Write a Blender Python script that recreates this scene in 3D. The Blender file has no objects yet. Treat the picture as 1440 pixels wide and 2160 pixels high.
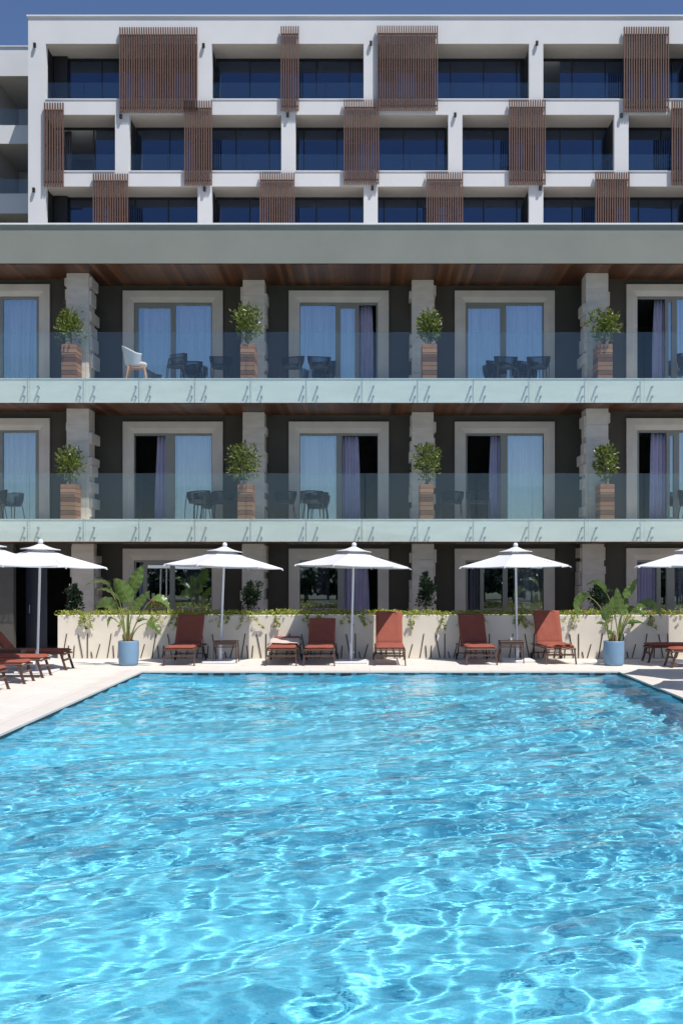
import bpy, math, random
import numpy as np
from mathutils import Vector, Matrix, noise
S = bpy.context.scene
COL = S.collection
PI = math.pi
R_ = math.radians

# ------------------------------------------------------------------ camera, sky, sun, exposure
F = 2350.0
cam = bpy.data.cameras.new('camera'); cam_o = bpy.data.objects.new('camera', cam); COL.objects.link(cam_o)
cam.sensor_fit = 'VERTICAL'; cam.sensor_height = 36; cam.lens = F/2160*36
cam.shift_y = 124/2160; cam.shift_x = -60/2160; cam.clip_start = .1; cam.clip_end = 6000
cam_o.location = (0, 0, 2); cam_o.rotation_euler = (R_(90), 0, 0); S.camera = cam_o

SUN = Vector((1.07, -1.0, 2.9)).normalized()
w = bpy.data.worlds.new("World"); S.world = w; w.use_nodes = True
nt = w.node_tree; bg = nt.nodes['Background']
sk = nt.nodes.new('ShaderNodeTexSky'); sk.sky_type = 'NISHITA'; sk.sun_disc = False
sk.sun_elevation = math.asin(SUN.z); sk.sun_rotation = math.atan2(SUN.x, SUN.y)
sk.air_density = 1.0; sk.dust_density = 0.1; sk.ozone_density = 1.8
tone = nt.nodes.new('ShaderNodeMix'); tone.data_type = 'RGBA'; tone.blend_type = 'MULTIPLY'; tone.inputs['Factor'].default_value = 1
tone.inputs['B'].default_value = (.81, .88, 1.07, 1); nt.links.new(sk.outputs[0], tone.inputs['A'])
nt.links.new(tone.outputs['Result'], bg.inputs[0]); bg.inputs[1].default_value = .074
ld = bpy.data.lights.new('sun', 'SUN'); ld.energy = 4.3; ld.angle = R_(.5); ld.color = (1, .965, .91)
sun = bpy.data.objects.new('sun', ld); COL.objects.link(sun)
sun.rotation_euler = SUN.to_track_quat('Z', 'Y').to_euler(); sun.location = (20, -20, 60)
ld.cycles.is_caustics_light = True
S.view_settings.view_transform = 'Standard'; S.view_settings.look = 'None'
S.view_settings.exposure = .35; S.view_settings.gamma = 1
S.cycles.max_bounces = 9; S.cycles.transparent_max_bounces = 24; S.cycles.diffuse_bounces = 4
S.cycles.transmission_bounces = 8; S.cycles.sample_clamp_indirect = 6
S.cycles.use_denoising = True; S.cycles.denoising_prefilter = 'ACCURATE'
S.cycles.use_adaptive_sampling = True; S.cycles.adaptive_threshold = .012

# ------------------------------------------------------------------ helpers
def W(px, py, Y):
    return Vector(((px-780)/F*Y, Y, 2+(1204-py)/F*Y))
def X(px, Y): return (px-780)/F*Y
def Zp(py, Y): return 2+(1204-py)/F*Y

class MB:
    def __init__(s): s.v = []; s.f = []; s.sm = []
    def add(s, v, f, smooth=False):
        n = len(s.v); s.v += [tuple(p) for p in v]; s.f += [tuple(i+n for i in q) for q in f]; s.sm += [smooth]*len(f); return s
    def box(s, x0, x1, y0, y1, z0, z1):
        return s.add([(x0,y0,z0),(x1,y0,z0),(x1,y1,z0),(x0,y1,z0),(x0,y0,z1),(x1,y0,z1),(x1,y1,z1),(x0,y1,z1)],
              [(0,3,2,1),(4,5,6,7),(0,1,5,4),(1,2,6,5),(2,3,7,6),(3,0,4,7)])
    def bbox(s, x0, x1, y0, y1, z0, z1, b=.01):
        # box with chamfered edges
        vs = []; idx = {}
        for ix, x in enumerate((x0, x1)):
            for iy, y in enumerate((y0, y1)):
                for iz, z in enumerate((z0, z1)):
                    sx, sy, sz = (1-2*ix)*b, (1-2*iy)*b, (1-2*iz)*b
                    idx[ix,iy,iz,0] = len(vs); vs.append((x, y+sy, z+sz))
                    idx[ix,iy,iz,1] = len(vs); vs.append((x+sx, y, z+sz))
                    idx[ix,iy,iz,2] = len(vs); vs.append((x+sx, y+sy, z))
        q = []
        def g(a, i, j, k): return idx[i,j,k,a]
        for i in (0,1):
            q.append((g(0,i,0,0),g(0,i,1,0),g(0,i,1,1),g(0,i,0,1)))
            q.append((g(1,0,i,0),g(1,1,i,0),g(1,1,i,1),g(1,0,i,1)))
            q.append((g(2,0,0,i),g(2,1,0,i),g(2,1,1,i),g(2,0,1,i)))
            for j in (0,1):
                q.append((g(1,0,i,j),g(1,1,i,j),g(2,1,i,j),g(2,0,i,j)))
                q.append((g(0,i,0,j),g(0,i,1,j),g(2,i,1,j),g(2,i,0,j)))
                q.append((g(0,i,j,0),g(0,i,j,1),g(1,i,j,1),g(1,i,j,0)))
                for k in (0,1): q.append((g(0,i,j,k),g(1,i,j,k),g(2,i,j,k)))
        c = Vector(((x0+x1)/2,(y0+y1)/2,(z0+z1)/2)); out = []
        for f in q:
            P = [Vector(vs[i]) for i in f]; m = sum(P, Vector())/len(P)
            n = (P[1]-P[0]).cross(P[2]-P[0])
            out.append(f if n.dot(m-c) > 0 else f[::-1])
        return s.add(vs, out)
    def tube(s, pts, r, n=8, cap=True, smooth=True):
        P = [Vector(p) for p in pts]; m = len(P)
        rs = r if isinstance(r, (list, tuple)) else [r]*m
        vs = []; fs = []
        t0 = (P[1]-P[0]).normalized(); up = Vector((0,0,1)) if abs(t0.z) < .9 else Vector((1,0,0))
        a = t0.cross(up).normalized()
        for i in range(m):
            t = ((P[min(i+1,m-1)]-P[max(i-1,0)])).normalized()
            a = (a - t*a.dot(t)).normalized(); b = t.cross(a)
            for k in range(n):
                th = 2*PI*k/n + PI/n; vs.append(P[i] + (a*math.cos(th)+b*math.sin(th))*rs[i])
        for i in range(m-1):
            for k in range(n):
                fs.append((i*n+k, i*n+(k+1)%n, (i+1)*n+(k+1)%n, (i+1)*n+k))
        s.add(vs, fs, smooth)
        if cap:
            s.add(vs[:n], [tuple(range(n))[::-1]]); s.add(vs[-n:], [tuple(range(n))])
        return s
    def bar(s, p0, p1, wx, wy):
        p0, p1 = Vector(p0), Vector(p1); v = []
        for p in (p0, p1):
            for a, b in ((-1,-1),(1,-1),(1,1),(-1,1)): v.append(p+Vector((a*wx/2, b*wy/2, 0)))
        return s.add(v, [(0,3,2,1),(4,5,6,7),(0,1,5,4),(1,2,6,5),(2,3,7,6),(3,0,4,7)])
    def lathe(s, prof, n=32, c=(0,0,0), smooth=True):
        vs = []; fs = []; m = len(prof)
        for r, z in prof:
            for k in range(n):
                th = 2*PI*k/n; vs.append((c[0]+r*math.cos(th), c[1]+r*math.sin(th), c[2]+z))
        for i in range(m-1):
            for k in range(n): fs.append((i*n+k, i*n+(k+1)%n, (i+1)*n+(k+1)%n, (i+1)*n+k))
        return s.add(vs, fs, smooth)
    def build(s, name, mat, parent=None, loc=None):
        me = bpy.data.meshes.new(name); me.from_pydata(s.v, [], s.f); me.update()
        me.polygons.foreach_set('use_smooth', s.sm)
        me.materials.append(mat)
        o = bpy.data.objects.new(name, me); COL.objects.link(o)
        if parent: o.parent = parent
        if loc is not None: o.location = loc
        return o

def tag(o, label=None, cat=None, group=None, kind=None):
    if label: o['label'] = label
    if cat: o['category'] = cat
    if group: o['group'] = group
    if kind: o['kind'] = kind
    return o
def thing(name, label, cat, loc=(0,0,0), rz=0, group=None):
    o = bpy.data.objects.new(name, None); COL.objects.link(o); o.empty_display_size = .2
    o.location = loc; o.rotation_euler = (0,0,rz); return tag(o, label, cat, group)
KIDS = {}
def kids(o): return [c for c in COL.objects if c.parent == o]
def copy_tree(o, parent=None):
    c = o.copy(); COL.objects.link(c); c.parent = parent
    for ch in kids(o): copy_tree(ch, c)
    return c

# ------------------------------------------------------------------ materials
def mat(name, col, rough=.6, metal=0, var=0, vscale=4, bump=0, bscale=60, spec=.5, stretch=None, trans=0, coat=0):
    m = bpy.data.materials.new(name); m.use_nodes = True; n = m.node_tree; N = n.nodes; L = n.links
    b = N['Principled BSDF']; b.inputs['Base Color'].default_value = (*col, 1); b.inputs['Roughness'].default_value = rough
    b.inputs['Metallic'].default_value = metal; b.inputs['Specular IOR Level'].default_value = spec
    if coat: b.inputs['Coat Weight'].default_value = coat
    tc = N.new('ShaderNodeTexCoord'); mp = N.new('ShaderNodeMapping'); L.new(tc.outputs['Object'], mp.inputs[0])
    if stretch: mp.inputs['Scale'].default_value = stretch
    if var:
        t = N.new('ShaderNodeTexNoise'); t.inputs['Scale'].default_value = vscale; t.inputs['Detail'].default_value = 6
        L.new(mp.outputs[0], t.inputs[0])
        r = N.new('ShaderNodeMapRange'); r.inputs[1].default_value = .3; r.inputs[2].default_value = .7
        r.inputs[3].default_value = 1-var; r.inputs[4].default_value = 1+var; L.new(t.outputs[0], r.inputs[0])
        h = N.new('ShaderNodeHueSaturation'); h.inputs['Color'].default_value = (*col, 1)
        L.new(r.outputs[0], h.inputs['Value']); L.new(h.outputs[0], b.inputs['Base Color'])
    if bump:
        t2 = N.new('ShaderNodeTexNoise'); t2.inputs['Scale'].default_value = bscale; t2.inputs['Detail'].default_value = 4
        L.new(mp.outputs[0], t2.inputs[0])
        bp = N.new('ShaderNodeBump'); bp.inputs['Strength'].default_value = bump; bp.inputs['Distance'].default_value = .01
        L.new(t2.outputs[0], bp.inputs['Height']); L.new(bp.outputs[0], b.inputs['Normal'])
    if trans:
        tr = N.new('ShaderNodeBsdfTranslucent'); mx = N.new('ShaderNodeMixShader'); mx.inputs[0].default_value = trans
        if var: L.new(h.outputs[0], tr.inputs[0])
        else: tr.inputs[0].default_value = (*col, 1)
        L.new(b.outputs[0], mx.inputs[1]); L.new(tr.outputs[0], mx.inputs[2]); L.new(mx.outputs[0], N['Material Output'].inputs[0])
    return m

def glass(name, tint, refl, ior=1.5, gcol=(1,1,1)):
    m = bpy.data.materials.new(name); m.use_nodes = True; n = m.node_tree; N = n.nodes; L = n.links
    N.remove(N['Principled BSDF'])
    t = N.new('ShaderNodeBsdfTransparent'); t.inputs[0].default_value = (*tint, 1)
    g = N.new('ShaderNodeBsdfGlossy'); g.inputs['Roughness'].default_value = 0; g.inputs[0].default_value = (*gcol, 1)
    f = N.new('ShaderNodeLayerWeight'); f.inputs[0].default_value = .5
    pw = N.new('ShaderNodeMath'); pw.operation = 'POWER'; pw.inputs[1].default_value = 5; L.new(f.outputs['Facing'], pw.inputs[0])
    r = N.new('ShaderNodeMapRange'); r.inputs[3].default_value = refl; r.inputs[4].default_value = 1; L.new(pw.outputs[0], r.inputs[0])
    mx = N.new('ShaderNodeMixShader'); L.new(r.outputs[0], mx.inputs[0]); L.new(t.outputs[0], mx.inputs[1]); L.new(g.outputs[0], mx.inputs[2])
    L.new(mx.outputs[0], N['Material Output'].inputs[0]); return m

def planks(name, cols, width, axis='X', rough=.45, grain=(8, .6, 8)):
    """boards along one axis: each board its own tone, thin dark joints, grain"""
    m = mat(name, cols[0], rough); n = m.node_tree; N = n.nodes; L = n.links; b = N['Principled BSDF']
    tc = N.new('ShaderNodeTexCoord'); sp = N.new('ShaderNodeSeparateXYZ'); L.new(tc.outputs['Object'], sp.inputs[0])
    d = N.new('ShaderNodeMath'); d.operation = 'DIVIDE'; d.inputs[1].default_value = width; L.new(sp.outputs[axis], d.inputs[0])
    fl = N.new('ShaderNodeMath'); fl.operation = 'FLOOR'; L.new(d.outputs[0], fl.inputs[0])
    fr = N.new('ShaderNodeMath'); fr.operation = 'FRACT'; L.new(d.outputs[0], fr.inputs[0])
    wn = N.new('ShaderNodeTexWhiteNoise'); wn.noise_dimensions = '1D'; L.new(fl.outputs[0], wn.inputs['W'])
    cr = N.new('ShaderNodeValToRGB'); e = cr.color_ramp.elements
    e[0].color = (*cols[0], 1); e[1].color = (*cols[-1], 1)
    if len(cols) > 2: q = e.new(.5); q.color = (*cols[1], 1)
    mp = N.new('ShaderNodeMapping'); mp.inputs['Scale'].default_value = grain; L.new(tc.outputs['Object'], mp.inputs[0])
    nz = N.new('ShaderNodeTexNoise'); nz.inputs['Scale'].default_value = 5; nz.inputs['Detail'].default_value = 8; L.new(mp.outputs[0], nz.inputs[0])
    ad = N.new('ShaderNodeMath'); ad.operation = 'MULTIPLY_ADD'; ad.inputs[1].default_value = .6; ad.inputs[2].default_value = -.3
    L.new(nz.outputs[0], ad.inputs[0]); a2 = N.new('ShaderNodeMath'); L.new(ad.outputs[0], a2.inputs[0]); L.new(wn.outputs[0], a2.inputs[1])
    L.new(a2.outputs[0], cr.inputs[0])
    lt = N.new('ShaderNodeMath'); lt.operation = 'GREATER_THAN'; lt.inputs[1].default_value = .06; L.new(fr.outputs[0], lt.inputs[0])
    mr = N.new('ShaderNodeMix'); mr.data_type = 'RGBA'; mr.inputs['A'].default_value = (.01,.006,.004,1)
    L.new(lt.outputs[0], mr.inputs['Factor']); L.new(cr.outputs[0], mr.inputs['B']); L.new(mr.outputs['Result'], b.inputs['Base Color'])
    return m

def tiles(name, c1, c2, bw, bh, mortar, mcol, rough=.55, offset=.5, var=.04, bump=.1):
    m = mat(name, c1, rough); n = m.node_tree; N = n.nodes; L = n.links; b = N['Principled BSDF']
    tc = N.new('ShaderNodeTexCoord'); br = N.new('ShaderNodeTexBrick'); L.new(tc.outputs['Object'], br.inputs[0])
    br.inputs['Color1'].default_value = (*c1,1); br.inputs['Color2'].default_value = (*c2,1); br.inputs['Mortar'].default_value = (*mcol,1)
    br.inputs['Scale'].default_value = 1; br.inputs['Brick Width'].default_value = bw; br.inputs['Row Height'].default_value = bh
    br.inputs['Mortar Size'].default_value = mortar; br.inputs['Mortar Smooth'].default_value = .1; br.offset = offset
    t = N.new('ShaderNodeTexNoise'); t.inputs['Scale'].default_value = 2.3; t.inputs['Detail'].default_value = 8; L.new(tc.outputs['Object'], t.inputs[0])
    r = N.new('ShaderNodeMapRange'); r.inputs[1].default_value = .3; r.inputs[2].default_value = .7; r.inputs[3].default_value = 1-var; r.inputs[4].default_value = 1+var
    L.new(t.outputs[0], r.inputs[0]); h = N.new('ShaderNodeHueSaturation'); L.new(br.outputs[0], h.inputs['Color']); L.new(r.outputs[0], h.inputs['Value'])
    L.new(h.outputs[0], b.inputs['Base Color'])
    bp = N.new('ShaderNodeBump'); bp.inputs['Strength'].default_value = bump; bp.inputs['Distance'].default_value = .004
    t2 = N.new('ShaderNodeTexNoise'); t2.inputs['Scale'].default_value = 30; L.new(tc.outputs['Object'], t2.inputs[0]); L.new(t2.outputs[0], bp.inputs['Height']); L.new(bp.outputs[0], b.inputs['Normal'])
    return m

M = dict(
 white=mat('white_render', (.67,.67,.685), .8, var=.035, vscale=.7, bump=.25, bscale=45),
 towersoffit=mat('taupe_ceiling', (.42,.385,.355), .85, var=.04),  # one taupe tone for tower and wing ceilings and the wing partition
 whitecap=mat('white_coping', (.78,.78,.79), .5),
 sage=mat('sage_render', (.225,.235,.205), .85, var=.06, vscale=.9, bump=.5, bscale=70),
 slab=mat('pale_render', (.80,.80,.76), .7, var=.05, vscale=1.3, stretch=(1,1,4)),
 darkwall=mat('dark_olive_render', (.072,.062,.05), .9, var=.12, vscale=1.1, bump=.5, bscale=60),
 stone=mat('pillar_limestone', (.58,.51,.45), .75, var=.1, vscale=3, bump=.25, bscale=35, stretch=(1,1,2.5)),
 surround=mat('door_surround_stone', (.58,.51,.455), .7, var=.08, vscale=2.2, bump=.2, bscale=30),
 alu=mat('grey_aluminium', (.25,.24,.215), .45, metal=.3),
 black=mat('black_metal', (.012,.012,.013), .45),
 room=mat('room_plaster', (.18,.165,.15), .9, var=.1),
 soffit=planks('soffit_boards', [(.055,.018,.008),(.095,.034,.014),(.16,.062,.026)], .125, 'X', .45, (6,.5,6)),
 boxwood=planks('planter_wood', [(.15,.06,.032),(.27,.125,.065),(.36,.18,.10)], .835/8, 'Z', .6, (1,1,9)),
 boxcore=mat('planter_core', (.03,.02,.015), .9),
 cream=mat('cream_render', (.74,.67,.56), .85, var=.045, vscale=1.4, bump=.3, bscale=50),
 rod=mat('dark_bronze', (.035,.026,.02), .5),
 deck=tiles('deck_limestone', (.68,.64,.585), (.65,.61,.56), .9, .6, .004, (.42,.38,.34), .6),
 coping=tiles('coping_limestone', (.64,.59,.54), (.62,.57,.52), 1.2, 1.2, .004, (.40,.36,.33), .55, 0),
 pooltile=tiles('pool_mosaic', (.16,.63,.79), (.18,.66,.81), .03, .03, .0018, (.27,.70,.82), .35, 0, .06, .02),
 porch=mat('grey_porch_render', (.07,.065,.058), .85, var=.1, bump=.3),
 darkpanel=mat('charcoal_panel', (.025,.025,.028), .6),
 bridge=mat('teal_grille', (.06,.17,.22), .6),
 slot_shade=mat('slot_shade_dark', (.015,.02,.025), .5),  # dark colour standing for the shade inside the overflow slot
 slat=mat('slat_wood', (.135,.073,.056), .65, var=.12, vscale=2, stretch=(8,8,.5)),
 glass_rail=glass('balustrade_glass', (.95,.985,.97), .045, 1.2, (.9,.96,1)),
 glass_door=glass('door_glass', (.80,.84,.88), .44, 1.5, (.84,.93,1)),
 glass_tower=glass('tower_glass', (.22,.26,.34), .15, 1.5, (.50,.68,1)),
 glass_edge=mat('polished_glass_edge', (.10,.22,.23), .25),
 steel=mat('brushed_steel', (.55,.56,.57), .3, metal=.9),
 sheer=mat('sheer_fabric', (.84,.84,.90), .9, trans=.35),
 purple=mat('lilac_fabric', (.50,.47,.68), .9, trans=.25, var=.06),
 grey_curtain=mat('grey_fabric', (.13,.13,.17), .9, trans=.15),
 canopy=mat('canopy_canvas', (.62,.62,.64), .85, trans=.05, bump=.15, bscale=200),
 polewhite=mat('white_powder_coat', (.78,.78,.80), .35),
 cushion=mat('rust_fabric', (.27,.082,.057), .9, var=.08, vscale=5, bump=.5, bscale=26, spec=.15),
 frame=mat('brown_metal', (.12,.062,.045), .42, metal=.4),
 towel=mat('beige_towel', (.55,.45,.40), .95, var=.1, bump=.5, bscale=90),
 tyre=mat('black_rubber', (.02,.02,.02), .7),
 bluepot=mat('blue_glazed_clay', (.17,.29,.42), .5, var=.05, vscale=3, bump=.12, bscale=40),
 soil=mat('potting_soil', (.04,.028,.018), .95, bump=.6),
 leaf=mat('banana_leaf', (.13,.20,.045), .32, var=.4, vscale=4, trans=.3, bump=.5, bscale=30),
 petiole=mat('banana_stalk', (.20,.23,.06), .5, var=.25, vscale=8),
 stalkbase=mat('dry_sheath', (.20,.12,.05), .8, var=.3, vscale=14),
 bush=mat('glossy_leaves', (.15,.19,.035), .32, var=.6, vscale=14, trans=.2),
 darkbush=mat('dark_leaves', (.014,.033,.012), .45, var=.4, vscale=9, trans=.15),
 twig=mat('bark', (.16,.12,.075), .85, var=.2),
 sedum=mat('yellow_green_leaves', (.33,.37,.055), .55, var=.35, vscale=12, trans=.3),
 rope=mat('charcoal_rope', (.014,.016,.022), .8),
 ropecush=mat('charcoal_cushion', (.04,.045,.055), .9),
 greyfab=mat('light_grey_fabric', (.55,.55,.60), .9, bump=.2, bscale=80),
 beech=mat('beech_wood', (.50,.27,.14), .5, var=.15, stretch=(6,6,1)),
 earth=mat('dry_ground', (.085,.095,.055), .95, var=.3, vscale=.05),
 hill=mat('wooded_hill', (.045,.065,.04), .95, var=.4, vscale=.02),
 navy=mat('navy_door', (.014,.016,.035), .35),
)

# ------------------------------------------------------------------ setting: ground, deck, pool, water
def sheerify(m):
    n = m.node_tree; N = n.nodes; L = n.links; tc = N.new('ShaderNodeTexCoord'); mp = N.new('ShaderNodeMapping'); mp.inputs['Scale'].default_value = (11, .3, .25)
    t = N.new('ShaderNodeTexNoise'); t.inputs['Scale'].default_value = 1; t.inputs['Detail'].default_value = 3; L.new(tc.outputs['Object'], mp.inputs[0]); L.new(mp.outputs[0], t.inputs[0])
    r = N.new('ShaderNodeMapRange'); r.inputs[1].default_value = .36; r.inputs[2].default_value = .66; r.inputs[3].default_value = .38; r.inputs[4].default_value = 1; L.new(t.outputs[0], r.inputs[0])
    mx = N.new('ShaderNodeMixShader'); tr = N.new('ShaderNodeBsdfTransparent'); o = N['Material Output']; src = o.inputs[0].links[0].from_socket
    L.new(r.outputs[0], mx.inputs[0]); L.new(tr.outputs[0], mx.inputs[1]); L.new(src, mx.inputs[2]); L.new(mx.outputs[0], o.inputs[0])
sheerify(M['sheer'])
def struct(mb, name, m): return tag(mb.build(name, m), kind='structure')
PX0, PX1, PY0, PY1 = -4.51, 4.92, 1.6, 22.07
g = MB()
BIG = 2500; D0, D1, E0, E1 = -16, 15.5, -4, 34
for a in ((-BIG, D0, -BIG, BIG), (D1, BIG, -BIG, BIG), (D0, D1, -BIG, E0), (D0, D1, E1, BIG)):
    g.add([(a[0],a[2],-.12),(a[1],a[2],-.12),(a[1],a[3],-.12),(a[0],a[3],-.12)], [(0,1,2,3)])
struct(g, 'ground', M['earth'])
CO = .42
d = MB()
for a in ((D0, PX0-CO, E0, E1), (PX1+CO, D1, E0, E1), (PX0-CO, PX1+CO, PY1+CO, E1), (PX0-CO, PX1+CO, E0, PY0-CO)):
    d.box(a[0], a[1], a[2], a[3], -.3, 0)
struct(d, 'pool_deck', M['deck'])
c = MB()
for a in ((PX0-CO, PX0, PY0-CO, PY1+CO), (PX1, PX1+CO, PY0-CO, PY1+CO), (PX0, PX1, PY1, PY1+CO), (PX0, PX1, PY0-CO, PY0)):
    c.box(a[0], a[1], a[2], a[3], -.024, .004)
struct(c, 'pool_coping', M['coping'])
# basin
D = -1.35
b = MB()
b.add([(PX0,PY0,D),(PX1,PY0,D),(PX1,PY1,D),(PX0,PY1,D)], [(0,1,2,3)])
t = -.07
b.add([(PX0,PY1,D),(PX1,PY1,D),(PX1,PY1,t),(PX0,PY1,t)], [(0,1,2,3)])
b.add([(PX0,PY0,D),(PX1,PY0,D),(PX1,PY0,t),(PX0,PY0,t)], [(3,2,1,0)])
b.add([(PX0,PY0,D),(PX0,PY1,D),(PX0,PY1,t),(PX0,PY0,t)], [(0,1,2,3)])
b.add([(PX1,PY0,D),(PX1,PY1,D),(PX1,PY1,t),(PX1,PY0,t)], [(3,2,1,0)])
basin = struct(b, 'pool_basin', M['pooltile']); basin.cycles.is_caustics_receiver = True
# overflow slot under the coping: its shade put in as solid dark strips, teal bridges between
gt = MB()
gt.box(PX0-.16, PX0, PY0, PY1, t-.02, -.026); gt.box(PX1, PX1+.16, PY0, PY1, t-.02, -.026)
gt.box(PX0-.16, PX1+.16, PY1, PY1+.16, t-.02, -.026)
struct(gt, 'overflow_slot_shade', M['slot_shade'])
br = MB(); x = PX0+.06
while x < PX1:
    br.box(x, x+.10, PY1-.006, PY1+.02, t-.02, -.0255); x += .314
struct(br, 'overflow_bridges', M['bridge'])

# water surface: real waves, so the light it focuses falls on the pool floor
ys = []; y = PY0
while y < 3.4: ys.append(y); y += .06
while y < PY1: ys.append(y); y += max(.022, y*.0022)
ys.append(PY1+.0); ys = np.array(ys); xs = np.linspace(PX0, PX1, 330)
XX, YY = np.meshgrid(xs, ys); rng = random.Random(3); ZZ = np.zeros_like(XX); SL = .0185
w1 = .35*np.sin(XX*.55+YY*.21+1.1)+.22*np.sin(XX*.27-YY*.74+2.3)+.12*np.sin(1.3*XX+.9*YY)
w2 = .35*np.sin(YY*.5-XX*.3+.4)+.2*np.sin(YY*.83+XX*.45+3.)+.12*np.sin(1.2*YY-1.1*XX)
env = .75+.35*np.sin(.45*XX+.3*YY+1)*np.sin(.5*YY-.2*XX+.5)
NW = 100
for i in range(NW):
    u = (i+rng.random())/NW; lam = .13*(1.6/.13)**u; k = 2*PI/lam
    th = R_(rng.gauss(124, 20 if lam > .45 else 30))
    A = SL*lam/(2*PI)*(1.0 if lam > .35 else .85)*rng.uniform(.4, 1.4)
    ph = rng.uniform(0, 6.28); q = min(1, lam*1.2)
    ZZ += A*(env if lam < .8 else 1)*np.sin(k*(math.cos(th)*(XX+w1*q)+math.sin(th)*(YY+w2*q))+ph)
ZZ -= .055
nx, ny = len(xs), len(ys)
V = np.stack([XX, YY, ZZ], -1).reshape(-1, 3); ii = np.arange(nx*ny).reshape(ny, nx)
Fc = np.stack([ii[:-1,:-1], ii[:-1,1:], ii[1:,1:], ii[1:,:-1]], -1).reshape(-1, 4)
me = bpy.data.meshes.new('water'); me.from_pydata(V.tolist(), [], Fc.tolist()); me.update()
me.polygons.foreach_set('use_smooth', [True]*len(me.polygons))
mw = bpy.data.materials.new('pool_water'); mw.use_nodes = True; bb = mw.node_tree.nodes['Principled BSDF']
bb.inputs['Base Color'].default_value = (.90,.98,1,1); bb.inputs['Roughness'].default_value = 0
bb.inputs['Transmission Weight'].default_value = 1; bb.inputs['IOR'].default_value = 1.33
tc = mw.node_tree.nodes.new('ShaderNodeTexCoord'); mp = mw.node_tree.nodes.new('ShaderNodeMapping'); mp.inputs['Scale'].default_value = (9, 15, 1); mp.inputs['Rotation'].default_value = (0, 0, .5)
nz = mw.node_tree.nodes.new('ShaderNodeTexNoise'); nz.inputs['Scale'].default_value = 1; nz.inputs['Detail'].default_value = 2; bp = mw.node_tree.nodes.new('ShaderNodeBump'); bp.inputs['Strength'].default_value = 1; bp.inputs['Distance'].default_value = .002
for a_, b_ in ((tc.outputs['Object'], mp.inputs[0]), (mp.outputs[0], nz.inputs[0]), (nz.outputs[0], bp.inputs['Height']), (bp.outputs[0], bb.inputs['Normal'])): mw.node_tree.links.new(a_, b_)
me.materials.append(mw); wo = bpy.data.objects.new('water', me); COL.objects.link(wo); wo['kind'] = 'structure'
wo.cycles.is_caustics_caster = True

# low wooded hills behind the camera (seen only mirrored in the glass)
h = MB(); n = 90; v = []
for i in range(n+1):
    a = PI + PI*i/n; r = 900
    hh = 18+34*(noise.noise(Vector((i*.11, 3, 0)))+.6) + 6*noise.noise(Vector((i*.6, 1, 0)))
    v += [(r*math.cos(a), r*math.sin(a), -1), (r*1.15*math.cos(a), r*1.15*math.sin(a), hh), (r*1.5*math.cos(a), r*1.5*math.sin(a), -1)]
h.add(v, [(3*i, 3*i+3, 3*i+4, 3*i+1) for i in range(n)]+[(3*i+1, 3*i+4, 3*i+5, 3*i+2) for i in range(n)], True)
struct(h, 'hills', M['hill'])

def add_mirror_trees():  # tree belt added out of view, only for the glass to mirror
    rng = random.Random(31); v = []; f = []
    for k in range(90):
        a = -28+k*.63+rng.uniform(-.5,.5); y0 = -13-rng.random()*14; hh = rng.uniform(1.6,3.6)*(1.5 if rng.random() < .25 else 1)
        for j in range(240):
            th, ph = rng.uniform(0,6.28), math.acos(rng.uniform(-.4,1)); rr = hh*.42*rng.uniform(.6,1.05)
            p = Vector((a+rr*math.cos(th)*math.sin(ph), y0+rr*math.sin(th)*math.sin(ph), hh*.34+rr*math.cos(ph)))
            d1 = Vector((rng.gauss(0,1),rng.gauss(0,1),rng.gauss(0,1))).normalized()*.17; d2 = d1.cross(Vector((rng.gauss(0,1),rng.gauss(0,1),rng.gauss(0,1)))).normalized()*.13
            n = len(v); v += [p-d1-d2, p+d1-d2, p+d1+d2, p-d1+d2]; f.append((n,n+1,n+2,n+3))
        n = len(v); v += [(a-.07,y0,-.1),(a+.07,y0,-.1),(a+.05,y0,hh*.6),(a-.05,y0,hh*.6)]; f.append((n,n+1,n+2,n+3))
    m_ = MB(); m_.add(v, f); tag(m_.build('mirror_trees', M['darkbush']), 'unseen dark green tree belt added behind the near pool end for the glass to mirror', 'trees', kind='stuff')
add_mirror_trees()
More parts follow.
